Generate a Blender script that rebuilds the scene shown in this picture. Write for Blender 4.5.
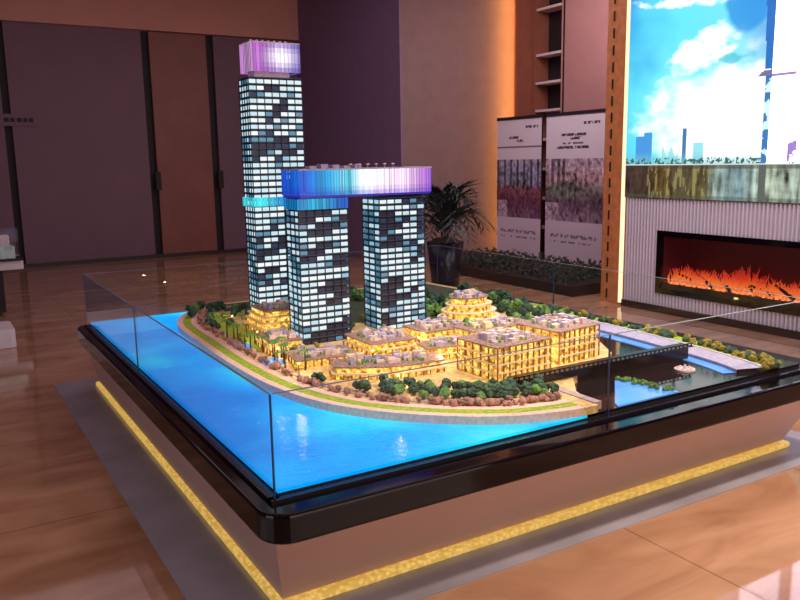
import bpy, bmesh, math, random
from mathutils import Vector, Matrix, noise
for o in list(bpy.data.objects): bpy.data.objects.remove(o)
S = bpy.context.scene
COL = S.collection
R = random.Random(7)

# ---------------------------------------------------------------- camera, world, exposure, lights
cd = bpy.data.cameras.new('camera'); cam = bpy.data.objects.new('camera', cd); COL.objects.link(cam)
cd.sensor_width = 36; cd.lens = 783.76/800*36; cd.clip_start = .05; cd.clip_end = 100
cam.matrix_world = Matrix(((0.85642708, 0.10389531, -0.50570586, 0),
                           (-0.5159913, 0.140191, -0.84504406, 0),
                           (-0.01690071, 0.98465844, 0.17367244, 1.55), (0, 0, 0, 1)))
S.camera = cam
W = bpy.data.worlds.new('room_ambience'); S.world = W; W.use_nodes = True
W.node_tree.nodes['Background'].inputs[0].default_value = (.30, .24, .30, 1)
W.node_tree.nodes['Background'].inputs[1].default_value = .04
S.view_settings.view_transform = 'Standard'; S.view_settings.look = 'None'
S.view_settings.exposure = 0; S.view_settings.gamma = 1; S.view_settings.use_curve_mapping = False

def lamp(name, kind, loc, energy, color, target=None, **kw):
    l = bpy.data.lights.new(name, kind); l.energy = energy; l.color = color
    for k, v in kw.items(): setattr(l, k, v)
    o = bpy.data.objects.new(name, l); COL.objects.link(o); o.location = loc
    if target is not None:
        o.rotation_euler = (Vector(target)-Vector(loc)).to_track_quat('-Z', 'Y').to_euler()
    return o
lamp('overhead_fill_light', 'AREA', (2.6, 7.5, 4.4), 46, (1, .80, .92), (2.6, 7.5, 0), shape='RECTANGLE', size=5, size_y=8)  # broad overhead fill for the whole room, no fixture behind it
lamp('overhead_fill_light', 'AREA', (2.2, -1.2, 4.3), 90, (1, .80, .70), (2.6, 2.2, .1), shape='RECTANGLE', size=4.5, size_y=1.6)  # fill added above the camera side to lift the cabinet front
lamp('side_fill_light', 'AREA', (-2.9, 3.0, 1.3), 42, (.84, .86, 1), (.9, 3.6, .3), shape='RECTANGLE', size=3.4, size_y=2.0)  # unseen fill added low at the left for the cabinet's side face
lamp('front_fill_light', 'AREA', (2.6, -2.85, 1.4), 85, (1, .86, .80), (2.6, 2.2, .3), shape='RECTANGLE', size=5, size_y=2.4)  # fill added behind the camera for the cabinet front, no opening there
lamp('wall_fill_light', 'AREA', (4.9, 3.4, 4.35), 110, (.98, .88, 1), (6.4, 3.6, .9), shape='RECTANGLE', size=.6, size_y=4)  # fill added to brighten the fluted wall below the screen
lamp('wall_fill_light', 'AREA', (6.7, 7.6, 4.35), 95, (1, .84, .88), (7.9, 8.0, 1.0), shape='RECTANGLE', size=.6, size_y=2.4)  # fill added to brighten the recess wall and printed boards
lamp('floor_spot', 'SPOT', (3.4, .9, 4.2), 800, (1, .80, .62), (3.4, 1.5, 0), spot_size=1.35, spot_blend=1, shadow_soft_size=.15)
lamp('model_spot', 'SPOT', (1.6, 2.2, 4.2), 330, (1, .93, .90), (2.0, 3.3, .5), spot_size=.62, spot_blend=.6, shadow_soft_size=.06)
lamp('model_spot', 'SPOT', (3.3, 3.2, 4.2), 200, (1, .93, .90), (2.9, 3.6, .5), spot_size=.62, spot_blend=.6, shadow_soft_size=.06)

# ---------------------------------------------------------------- materials
def nt(name):
    m = bpy.data.materials.new(name); m.use_nodes = True
    t = m.node_tree; b = t.nodes['Principled BSDF']
    return m, t, b
def srgb(r, g, b):
    f = lambda c: ((c/255+.055)/1.055)**2.4 if c/255 > .04045 else c/255/12.92
    return (f(r), f(g), f(b), 1)
def mat(name, col, rough=.5, metal=0, var=.12, scale=8, emit=None, es=0, spec=.5, bump=0):
    m, t, b = nt(name)
    b.inputs['Roughness'].default_value = rough; b.inputs['Metallic'].default_value = metal
    b.inputs['Specular IOR Level'].default_value = spec
    tc = t.nodes.new('ShaderNodeTexCoord'); n = t.nodes.new('ShaderNodeTexNoise'); n.inputs['Scale'].default_value = scale
    n.inputs['Detail'].default_value = 4
    t.links.new(tc.outputs['Object'], n.inputs['Vector'])
    r = t.nodes.new('ShaderNodeValToRGB')
    r.color_ramp.elements[0].position = .3; r.color_ramp.elements[1].position = .7
    r.color_ramp.elements[0].color = [c*(1-var) for c in col[:3]]+[1]
    r.color_ramp.elements[1].color = [min(1, c*(1+var)) for c in col[:3]]+[1]
    t.links.new(n.outputs['Fac'], r.inputs['Fac']); t.links.new(r.outputs['Color'], b.inputs['Base Color'])
    if emit: b.inputs['Emission Color'].default_value = emit; b.inputs['Emission Strength'].default_value = es
    if bump:
        bp = t.nodes.new('ShaderNodeBump'); bp.inputs['Strength'].default_value = bump
        t.links.new(n.outputs['Fac'], bp.inputs['Height']); t.links.new(bp.outputs['Normal'], b.inputs['Normal'])
    return m
def vmat(name, es=0., rough=.5, base=1., spec=.5):
    'a surface that takes its colours from its mesh: the picture on a screen, a print, lit windows'
    m, t, b = nt(name)
    a = t.nodes.new('ShaderNodeVertexColor'); a.layer_name = 'Col'
    b.inputs['Roughness'].default_value = rough; b.inputs['Specular IOR Level'].default_value = spec
    if es:
        b.inputs['Base Color'].default_value = (.02, .02, .02, 1)
        t.links.new(a.outputs['Color'], b.inputs['Emission Color']); b.inputs['Emission Strength'].default_value = es
    else: t.links.new(a.outputs['Color'], b.inputs['Base Color'])
    return m
def emat(name, col, es, base=(.05, .05, .05, 1)):
    m, t, b = nt(name); b.inputs['Base Color'].default_value = base
    b.inputs['Emission Color'].default_value = col; b.inputs['Emission Strength'].default_value = es
    return m
M = {}
# marble floor
m, t, b = nt('polished_marble_floor')
tc = t.nodes.new('ShaderNodeTexCoord'); mp = t.nodes.new('ShaderNodeMapping'); mp.inputs['Scale'].default_value = (.5, 1.6, 1)
mp.inputs['Rotation'].default_value = (0, 0, .5)
n1 = t.nodes.new('ShaderNodeTexNoise'); n1.inputs['Scale'].default_value = 2.2; n1.inputs['Detail'].default_value = 9; n1.inputs['Distortion'].default_value = 1.2
r = t.nodes.new('ShaderNodeValToRGB'); r.color_ramp.elements[0].position = .30; r.color_ramp.elements[1].position = .72
r.color_ramp.elements[0].color = srgb(156, 114, 86); r.color_ramp.elements[1].color = srgb(198, 158, 126)
br = t.nodes.new('ShaderNodeTexBrick'); br.offset = 0; br.inputs['Scale'].default_value = 1; br.inputs['Brick Width'].default_value = 1.2
br.inputs['Row Height'].default_value = 1.2; br.inputs['Mortar Size'].default_value = .004
br.inputs['Color1'].default_value = (1, 1, 1, 1); br.inputs['Color2'].default_value = (.93, .93, .93, 1); br.inputs['Mortar'].default_value = (.55, .5, .5, 1)
mx = t.nodes.new('ShaderNodeMix'); mx.data_type = 'RGBA'; mx.blend_type = 'MULTIPLY'; mx.inputs[0].default_value = 1
t.links.new(tc.outputs['Object'], mp.inputs[0]); t.links.new(mp.outputs[0], n1.inputs[0]); t.links.new(n1.outputs['Fac'], r.inputs[0])
t.links.new(tc.outputs['Object'], br.inputs[0]); t.links.new(r.outputs[0], mx.inputs[6]); t.links.new(br.outputs[0], mx.inputs[7])
t.links.new(mx.outputs[2], b.inputs['Base Color']); b.inputs['Roughness'].default_value = .05; b.inputs['IOR'].default_value = 1.85
M['floor'] = m
M['inlay'] = mat('dark_grey_stone', srgb(150, 150, 162), .2, var=.15, scale=3)
M['wallm'] = mat('mauve_wall_panel', srgb(122, 92, 108), .55, var=.05, scale=2)
M['doorb'] = mat('reddish_brown_veneer', srgb(140, 84, 74), .45, var=.10, scale=3)
M['soffit'] = mat('warm_beige_plaster', srgb(214, 158, 142), .7, var=.04, scale=2)
M['pillar'] = mat('taupe_wallpaper', srgb(132, 108, 108), .65, var=.07, scale=5)
M['plum'] = mat('plum_grey_wallpaper', srgb(136, 112, 150), .7, var=.06, scale=5)
M['gap'] = mat('dark_recess', srgb(28, 18, 26), .6)
M['brownpanel'] = mat('brown_veneer', srgb(140, 84, 66), .5, var=.12, scale=4)
M['mauvepanel'] = mat('rose_brown_veneer', srgb(178, 130, 128), .5, var=.06, scale=3)
M['timber'] = mat('orange_timber', srgb(206, 134, 84), .5, var=.18, scale=14)
M['flute'] = mat('lavender_white_fluted_panel', srgb(214, 208, 222), .5, var=.03, scale=5)
M['basebd'] = mat('dark_baseboard', srgb(50, 36, 40), .4)
M['black'] = mat('gloss_black_lacquer', srgb(12, 8, 14), .08, var=.1, spec=.3)
M['acryl'] = mat('gloss_black_acrylic', srgb(26, 22, 26), .06, var=.3, scale=9)
M['boxf'] = mat('taupe_cabinet_laminate', srgb(196, 160, 148), .45, var=.04, scale=2)
M['chan'] = mat('dark_glass_channel', srgb(34, 28, 34), .25, metal=.3)
M['seam'] = mat('dark_silicone_seam', srgb(30, 62, 100), .4)
M['white'] = mat('white_lacquer', srgb(225, 218, 225), .35, var=.03)
M['land'] = mat('model_ground_board', srgb(214, 180, 118), .7, var=.4, scale=40)
M['lawn'] = mat('model_lawn', srgb(150, 176, 44), .9, var=.35, scale=60, bump=.4)
M['dlawn'] = mat('model_dark_park', srgb(62, 74, 48), .9, var=.5, scale=50, bump=.4)
M['prom'] = mat('pink_promenade', srgb(236, 196, 178), .7, var=.15, scale=60)
M['path'] = mat('grey_pink_path', srgb(176, 152, 156), .7, var=.15, scale=40)
M['lilac'] = mat('pale_lilac_road', srgb(176, 170, 196), .5, var=.2, scale=40)
M['rooft'] = mat('pale_pink_roof', srgb(214, 194, 196), .6, var=.14, scale=50)
M['roofd'] = mat('mottled_roof_terrace', srgb(150, 120, 106), .7, var=.7, scale=90)
M['slab'] = mat('pale_stone_slab', srgb(236, 214, 176), .6, var=.08, scale=30)
M['colm'] = mat('brown_columns', srgb(150, 100, 60), .5)
M['leafd'] = mat('dark_green_foliage', srgb(48, 78, 56), .8, bump=.6, var=.8, scale=70)
M['leafg'] = mat('bright_green_foliage', srgb(92, 136, 62), .8, bump=.6, var=.6, scale=70)
M['leafy'] = mat('olive_foliage', srgb(140, 128, 40), .8, var=.4, scale=70)
M['pinkf'] = mat('pink_blossom', srgb(176, 126, 112), .8, var=.3, scale=70)
M['pinkd'] = mat('brownish_pink_blossom', srgb(140, 104, 92), .8, var=.4, scale=70)
M['trunk'] = mat('brown_trunk', srgb(70, 48, 36), .8)
M['pool'] = mat('pool_blue', srgb(90, 150, 220), .1, emit=srgb(70, 140, 225), es=.5)
M['towerc'] = mat('dark_tower_core', srgb(30, 34, 58), .25, var=.2)
M['slabt'] = mat('tower_floor_slab', srgb(60, 70, 96), .4)
M['mull'] = mat('dark_mullion', srgb(14, 18, 32), .4)
M['plantleaf'] = mat('dark_palm_leaf', srgb(24, 40, 40), .5, var=.3, scale=12)
M['pot'] = mat('dark_navy_pot', srgb(20, 26, 44), .25)
M['hedge'] = mat('very_dark_shrub_leaves', srgb(30, 36, 26), .7, var=.6, scale=40)
M['metal'] = mat('brushed_metal', srgb(120, 112, 116), .35, metal=.9)
M['log'] = mat('charred_log', srgb(40, 24, 20), .9, var=.5, scale=20, bump=.5)
M['cyangl'] = mat('greenish_glass_block', srgb(190, 216, 210), .3, var=.3, scale=12)
M['win'] = vmat('lit_windows', 1.0, .3)
M['screen'] = vmat('lit_screen', 1.12, .2)
M['print'] = vmat('printed_board', 0, .35)
M['warmled'] = emat('cream_led', (1, .70, .42, 1), 1.5)
M['orangeled'] = emat('amber_led', (1, .45, .10, 1), 13)
# gold LED rope: a row of bright beads
m, t, b = nt('gold_led_rope'); b.inputs['Base Color'].default_value = (.5, .35, .1, 1)
tc = t.nodes.new('ShaderNodeTexCoord'); v = t.nodes.new('ShaderNodeTexVoronoi'); v.inputs['Scale'].default_value = 55
rp = t.nodes.new('ShaderNodeValToRGB'); rp.color_ramp.elements[0].color = (.95, .62, .17, 1); rp.color_ramp.elements[1].color = (.5, .30, .05, 1)
rp.color_ramp.elements[1].position = .7
t.links.new(tc.outputs['Object'], v.inputs[0]); t.links.new(v.outputs['Distance'], rp.inputs[0]); t.links.new(rp.outputs[0], b.inputs['Emission Color'])
b.inputs['Emission Strength'].default_value = .80
M['goldled'] = m
# glowing model water, lit from below
m, t, b = nt('glowing_blue_water')
tc = t.nodes.new('ShaderNodeTexCoord'); n1 = t.nodes.new('ShaderNodeTexNoise'); n1.inputs['Scale'].default_value = 1.7; n1.inputs['Detail'].default_value = 3
n2 = t.nodes.new('ShaderNodeTexNoise'); n2.inputs['Scale'].default_value = 26; n2.inputs['Detail'].default_value = 4; n2.inputs['Distortion'].default_value = 2
mp = t.nodes.new('ShaderNodeMapping'); mp.inputs['Scale'].default_value = (1, 2.2, 1); mp.inputs['Rotation'].default_value = (0, 0, .25)
ad = t.nodes.new('ShaderNodeMath'); ad.operation = 'MULTIPLY_ADD'; ad.inputs[1].default_value = .25
sx = t.nodes.new('ShaderNodeSeparateXYZ'); mr = t.nodes.new('ShaderNodeMapRange')
mr.inputs['From Min'].default_value = .8; mr.inputs['From Max'].default_value = 1.8; mr.inputs['To Min'].default_value = -.28; mr.inputs['To Max'].default_value = .12
a2 = t.nodes.new('ShaderNodeMath'); a2.operation = 'ADD'
rp = t.nodes.new('ShaderNodeValToRGB'); e = rp.color_ramp.elements
e[0].position = .30; e[0].color = srgb(0, 128, 228); e[1].position = .80; e[1].color = srgb(30, 222, 255)
x = e.new(.52); x.color = srgb(0, 160, 250)
t.links.new(tc.outputs['Object'], n1.inputs[0]); t.links.new(tc.outputs['Object'], mp.inputs[0]); t.links.new(mp.outputs[0], n2.inputs[0])
t.links.new(n2.outputs['Fac'], ad.inputs[0]); t.links.new(n1.outputs['Fac'], ad.inputs[2])
t.links.new(tc.outputs['Object'], sx.inputs[0]); t.links.new(sx.outputs['X'], mr.inputs['Value'])
t.links.new(ad.outputs[0], a2.inputs[0]); t.links.new(mr.outputs[0], a2.inputs[1]); t.links.new(a2.outputs[0], rp.inputs[0])
t.links.new(rp.outputs[0], b.inputs['Emission Color']); b.inputs['Emission Strength'].default_value = 1.15
b.inputs['Base Color'].default_value = (0, .03, .08, 1); b.inputs['Specular IOR Level'].default_value = .25; b.inputs['Roughness'].default_value = .12
bp = t.nodes.new('ShaderNodeBump'); bp.inputs['Strength'].default_value = .15; bp.inputs['Distance'].default_value = .01
t.links.new(n2.outputs['Fac'], bp.inputs['Height']); t.links.new(bp.outputs[0], b.inputs['Normal'])
M['water'] = m
# clear glass: see-through with a fresnel reflection
m, t, b = nt('clear_glass'); t.nodes.remove(b)
tr = t.nodes.new('ShaderNodeBsdfTransparent'); tr.inputs[0].default_value = (.97, .985, .985, 1)
gl = t.nodes.new('ShaderNodeBsdfGlossy'); gl.inputs['Roughness'].default_value = .02
fr = t.nodes.new('ShaderNodeFresnel'); fr.inputs['IOR'].default_value = 1.45; ms = t.nodes.new('ShaderNodeMixShader')
ge = t.nodes.new('ShaderNodeNewGeometry'); mi = t.nodes.new('ShaderNodeMapRange'); mi.inputs['To Min'].default_value = 1.45; mi.inputs['To Max'].default_value = 1/1.45
mi.inputs['To Min'].default_value = 1.24; mi.inputs['To Max'].default_value = 1/1.24
t.links.new(ge.outputs['Backfacing'], mi.inputs['Value']); t.links.new(mi.outputs[0], fr.inputs['IOR'])
t.links.new(fr.outputs[0], ms.inputs[0]); t.links.new(tr.outputs[0], ms.inputs[1]); t.links.new(gl.outputs[0], ms.inputs[2])
t.links.new(ms.outputs[0], t.nodes['Material Output'].inputs[0]); M['glass'] = m
# yellow lit facade of the low model buildings
m, t, b = nt('lit_yellow_windows')
tc = t.nodes.new('ShaderNodeTexCoord'); n1 = t.nodes.new('ShaderNodeTexNoise'); n1.inputs['Scale'].default_value = 45; n1.inputs['Detail'].default_value = 2
rp = t.nodes.new('ShaderNodeValToRGB'); e = rp.color_ramp.elements
e[0].position = .36; e[0].color = srgb(90, 50, 20); e[1].position = .66; e[1].color = srgb(255, 226, 110); x = e.new(.50); x.color = srgb(222, 160, 54)
t.links.new(tc.outputs['Object'], n1.inputs[0]); t.links.new(n1.outputs['Fac'], rp.inputs[0]); t.links.new(rp.outputs[0], b.inputs['Emission Color'])
b.inputs['Emission Strength'].default_value = 1.35; b.inputs['Base Color'].default_value = (.2, .12, .04, 1); M['yel'] = m
M['globe'] = emat('added_lantern_glow', (1, .75, .3, 1), 3)  # for the lanterns added among the low buildings
M['edge'] = mat('polished_glass_edge', srgb(120, 130, 132), .2)
# flames and embers
m, t, b = nt('flame_light')
tc = t.nodes.new('ShaderNodeTexCoord'); sx = t.nodes.new('ShaderNodeSeparateXYZ'); mr = t.nodes.new('ShaderNodeMapRange')
mr.inputs['From Min'].default_value = .34; mr.inputs['From Max'].default_value = .60
rp = t.nodes.new('ShaderNodeValToRGB'); e = rp.color_ramp.elements
e[0].position = 0; e[0].color = srgb(250, 120, 50); e[1].position = 1; e[1].color = srgb(70, 14, 14); x = e.new(.32); x.color = srgb(205, 48, 26)
t.links.new(tc.outputs['Object'], sx.inputs[0]); t.links.new(sx.outputs['Z'], mr.inputs['Value']); t.links.new(mr.outputs[0], rp.inputs[0])
t.links.new(rp.outputs[0], b.inputs['Emission Color']); b.inputs['Emission Strength'].default_value = .85; b.inputs['Base Color'].default_value = (.02, 0, 0, 1); M['flame'] = m
M['ember'] = emat('ember_light', srgb(255, 120, 60), 1.3)
M['fireback'] = mat('dark_red_firebox', srgb(60, 22, 30), .4, emit=srgb(90, 20, 26), es=.12)

# ---------------------------------------------------------------- mesh helpers
def box(bm, x0, x1, y0, y1, z0, z1):
    vs = [bm.verts.new(p) for p in ((x0, y0, z0), (x1, y0, z0), (x1, y1, z0), (x0, y1, z0), (x0, y0, z1), (x1, y0, z1), (x1, y1, z1), (x0, y1, z1))]
    for f in ((3, 2, 1, 0), (4, 5, 6, 7), (0, 1, 5, 4), (1, 2, 6, 5), (2, 3, 7, 6), (3, 0, 4, 7)): bm.faces.new([vs[i] for i in f])
    return vs
def prism(bm, pts, z0, z1, top=None):
    'pts: outline, counter-clockwise; top: another outline of equal length for the upper face'
    a = [bm.verts.new((p[0], p[1], z0)) for p in pts]; b = [bm.verts.new((p[0], p[1], z1)) for p in (top or pts)]
    n = len(a)
    for i in range(n): bm.faces.new((a[i], a[(i+1) % n], b[(i+1) % n], b[i]))
    bm.faces.new(b); bm.faces.new(a[::-1])
def tube(bm, p, q, r0, r1=None, n=8):
    r1 = r0 if r1 is None else r1
    p, q = Vector(p), Vector(q); d = (q-p).normalized(); s = d.orthogonal().normalized(); u = d.cross(s)
    A = [bm.verts.new(p+(s*math.cos(2*math.pi*i/n)+u*math.sin(2*math.pi*i/n))*r0) for i in range(n)]
    B = [bm.verts.new(q+(s*math.cos(2*math.pi*i/n)+u*math.sin(2*math.pi*i/n))*r1) for i in range(n)]
    for i in range(n): bm.faces.new((A[i], A[(i+1) % n], B[(i+1) % n], B[i]))
    bm.faces.new(B); bm.faces.new(A[::-1])
def rrect(x0, x1, y0, y1, r, n=6):
    out = []
    for cx, cy, a in ((x1-r, y0+r, -90), (x1-r, y1-r, 0), (x0+r, y1-r, 90), (x0+r, y0+r, 180)):
        for i in range(n+1):
            t = math.radians(a+90*i/n); out.append((cx+r*math.cos(t), cy+r*math.sin(t)))
    return out
def obj(name, bm, m, parent=None, loc=None, smooth=False, bevel=0):
    me = bpy.data.meshes.new(name); bmesh.ops.recalc_face_normals(bm, faces=bm.faces[:]); bm.to_mesh(me); bm.free()
    if m: me.materials.append(m)
    if smooth:
        for p in me.polygons: p.use_smooth = True
    o = bpy.data.objects.new(name, me); COL.objects.link(o)
    if parent: o.parent = parent
    if loc: o.location = loc
    if bevel:
        b = o.modifiers.new('bevel', 'BEVEL'); b.width = bevel; b.segments = 3; b.limit_method = 'ANGLE'
    return o
def tag(o, label, cat, group=None, kind=None):
    o['label'] = label; o['category'] = cat
    if group: o['group'] = group
    if kind: o['kind'] = kind
    return o
def thing(name, label, cat, loc=(0, 0, 0), rz=0, group=None):
    o = bpy.data.objects.new(name, None); COL.objects.link(o); o.location = loc; o.rotation_euler = (0, 0, rz)
    o.empty_display_size = .05
    return tag(o, label, cat, group)
def struct(name, bm, m, parent=None, **k):
    o = obj(name, bm, m, parent, **k)
    if not parent: o['kind'] = 'structure'
    return o
def sbox(name, m, *b, parent=None, **k):
    bm = bmesh.new(); box(bm, *b); return struct(name, bm, m, parent, **k)
def pbox(name, m, parent, *b, **k):
    bm = bmesh.new(); box(bm, *b); return obj(name, bm, m, parent, **k)
def dup(root, loc, rz=0, sc=1, label=None):
    r = root.copy(); COL.objects.link(r); r.location = loc; r.rotation_euler = (0, 0, rz); r.scale = (sc, sc, sc)
    if label: r['label'] = label
    for ch in list(root.children):
        c = ch.copy(); COL.objects.link(c); c.parent = r
    return r
def colgrid(name, origin, du, dv, nu, nv, fn, m, parent=None):
    'a fine grid of coloured cells; fn(a, b) gives the linear colour at fractions a, b'
    me = bpy.data.meshes.new(name); vs = []; fs = []
    O, U, V = Vector(origin), Vector(du), Vector(dv)
    for j in range(nv+1):
        for i in range(nu+1): vs.append(O+U*(i/nu)+V*(j/nv))
    for j in range(nv):
        for i in range(nu):
            k = j*(nu+1)+i; fs.append((k, k+1, k+nu+2, k+nu+1))
    me.from_pydata(vs, [], fs); me.materials.append(m)
    ca = me.color_attributes.new('Col', 'FLOAT_COLOR', 'CORNER'); buf = []
    for j in range(nv):
        for i in range(nu): c = fn((i+.5)/nu, (j+.5)/nv); buf += [c[0], c[1], c[2], 1]*4
    ca.data.foreach_set('color', buf)
    o = bpy.data.objects.new(name, me); COL.objects.link(o)
    if parent: o.parent = parent
    return o
def colmesh(name, quads, m, parent=None):
    'quads: list of (corner list, colour)'
    me = bpy.data.meshes.new(name); vs = []; fs = []; buf = []
    for q, c in quads:
        k = len(vs); vs += q; fs.append(tuple(range(k, k+len(q)))); buf += [c[0], c[1], c[2], 1]*len(q)
    me.from_pydata(vs, [], fs); me.materials.append(m)
    ca = me.color_attributes.new('Col', 'FLOAT_COLOR', 'CORNER'); ca.data.foreach_set('color', buf)
    o = bpy.data.objects.new(name, me); COL.objects.link(o)
    if parent: o.parent = parent
    return o
def lerp(a, b, t): return tuple(a[i]+(b[i]-a[i])*t for i in range(3))
def stops(tab, x):
    if x <= tab[0][0]: return tab[0][1][:3]
    for (a, ca), (b, cb) in zip(tab, tab[1:]):
        if x <= b: return lerp(ca, cb, (x-a)/(b-a))
    return tab[-1][1][:3]
def sm(a, b, x):
    t = max(0, min(1, (x-a)/(b-a))); return t*t*(3-2*t)
def nz(x, y, z=0): return noise.fractal((x, y, z), 1, 2, 4)

# ---------------------------------------------------------------- room
CE = 4.5
bm = bmesh.new(); box(bm, -3, 8.6, -3, 14, -.1, 0); fl = struct('floor', bm, M['floor'])
sbox('ceiling', M['soffit'], -3, 8.6, -3, 14, CE, CE+.1)
sbox('wall_back', M['gap'], -3, 6.05, 13.68, 13.8, 0, CE)
sbox('wall_left', M['wallm'], -3.1, -3, -3, 14, 0, CE)
sbox('wall_front', M['wallm'], -3, 8.6, -3.1, -3, 0, CE)
sbox('wall_right', M['wallm'], 8.5, 8.6, -3, 10, 0, CE)
# feature block: plum side and taupe face
sbox('wall_plum', M['plum'], 6.05, 6.07, 10.0, 13.8, 0, CE)
sbox('wall_taupe', M['pillar'], 6.07, 8.6, 10.0, 13.8, 0, CE)
sbox('trim_1', M['soffit'], -3, 6.05, 13.50, 13.68, 3.73, CE)
sbox('wall_panel', M['wallm'], 1.26, 3.28, 13.58, 13.66, .02, 3.73)
sbox('wall_panel', M['wallm'], -3, 1.15, 13.58, 13.66, .02, 3.73)
for n, x0, x1, mm in ((1, 3.41, 4.36, 'doorb'), (2, 4.49, 6.04, 'wallm')):
    d = sbox('door_%d' % n, M[mm], x0, x1, 13.58, 13.66, .02, 3.72)
    hb = bmesh.new(); box(hb, x0-.06, x0+.03, 13.50, 13.54, 1.15, 1.45); box(hb, x0-.01, x0+.02, 13.53, 13.59, 1.18, 1.22); box(hb, x0-.01, x0+.02, 13.53, 13.59, 1.38, 1.42)
    obj('door_handle', hb, M['gap'], d)
sbox('baseboard_back', M['basebd'], -3, 6.05, 13.54, 13.58, 0, .06)
# recess wall with niche (x = 8.15)
sbox('wall_recess_side', M['brownpanel'], 8.15, 8.5, 9.56, 10.0, 0, CE)
sbox('wall_recess_end', M['mauvepanel'], 8.15, 8.5, 3.0, 8.90, 0, CE)
sbox('trim_2', M['gap'], 8.14, 8.155, 8.86, 8.885, 0, CE)
bm = bmesh.new()
for k in range(22): box(bm, 8.142, 8.152, 7.70, 7.73, .1+k*.2, .2+k*.2)
struct('trim_3', bm, M['gap'])
shelf = thing('display_shelf', 'tall narrow recessed shelving niche in the wall above the printed boards', 'shelf', (8.15, 9.23, 0))
pbox('side_panel', M['brownpanel'], shelf, 0, .30, .29, .32, 0, CE)
pbox('side_panel', M['mauvepanel'], shelf, 0, .30, -.33, -.30, 0, CE)
pbox('back_panel', M['gap'], shelf, .28, .32, -.30, .29, 0, CE)
for z in (.5, .95, 1.4, 1.85, 2.28, 2.69, 3.10, 3.76, 4.2):
    pbox('shelf_board', M['rooft'], shelf, .03, .28, -.30, .29, z-.018, z+.018)
# amber cove light in the corner beside the taupe wall
cv = thing('cove_light', 'amber light strip glowing up the corner edge of the taupe wall', 'light strip', (8.05, 9.66, 0))
pbox('light_strip', M['orangeled'], cv, -.07, .08, .062, .070, .05, CE-.05)
pbox('pilaster', M['brownpanel'], cv, -.10, .10, -.06, .06, 0, CE)
# TV wall
FX = 6.25
def tvwall():
    bm = bmesh.new()
    # solid wall with the fireplace opening z .235-.80, y 2.9-5.365
    box(bm, FX+.03, 8.14, 1.0, 5.84, .80, CE); box(bm, FX+.03, 8.14, 1.0, 5.84, 0, .235)
    box(bm, FX+.03, 8.14, 5.365, 5.84, .235, .80); box(bm, FX+.03, 8.14, 1.0, 2.9, .235, .80); box(bm, FX+.5, 8.14, 2.9, 5.365, .235, .80)
    struct('wall_screen_side', bm, M['flute'])
    bm = bmesh.new(); y = 1.0
    while y < 5.83:
        y2 = min(y+.032, 5.84)
        segs = [(0, 1.14)] if (y2 < 2.9 or y > 5.35) else [(0, .235), (.80, 1.14)]
        for a, b in segs: prism(bm, [(FX+.031, y), (FX+.031, y2), (FX+.008, y2-.008), (FX, y+.016), (FX+.008, y+.008)][::-1], a+.07 if a == 0 else a, b)
        y += .04
    struct('trim_4', bm, M['flute'])
    sbox('baseboard_right', M['basebd'], FX-.01, FX+.031, 1.0, 5.84, 0, .07)
    # timber end with dashed groove
    sbox('trim_5', M['timber'], FX+.03, 8.14, 5.91, 6.18, 0, CE)
    bm = bmesh.new()
    for k in range(26): box(bm, FX+.02, FX+.032, 6.08, 6.095, .05+k*.17, .15+k*.17)
    struct('trim_6', bm, M['gap'])
tvwall()
pl = thing('light_post', 'bright cream vertical light post between timber panel and big screen', 'light strip', (FX+.02, 5.872, 0))
pbox('light_strip', M['warmled'], pl, -.035, .0, -.018, .012, .03, CE-.02)
pbox('profile', M['timber'], pl, .0, .05, .014, .034, 0, CE)

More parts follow.
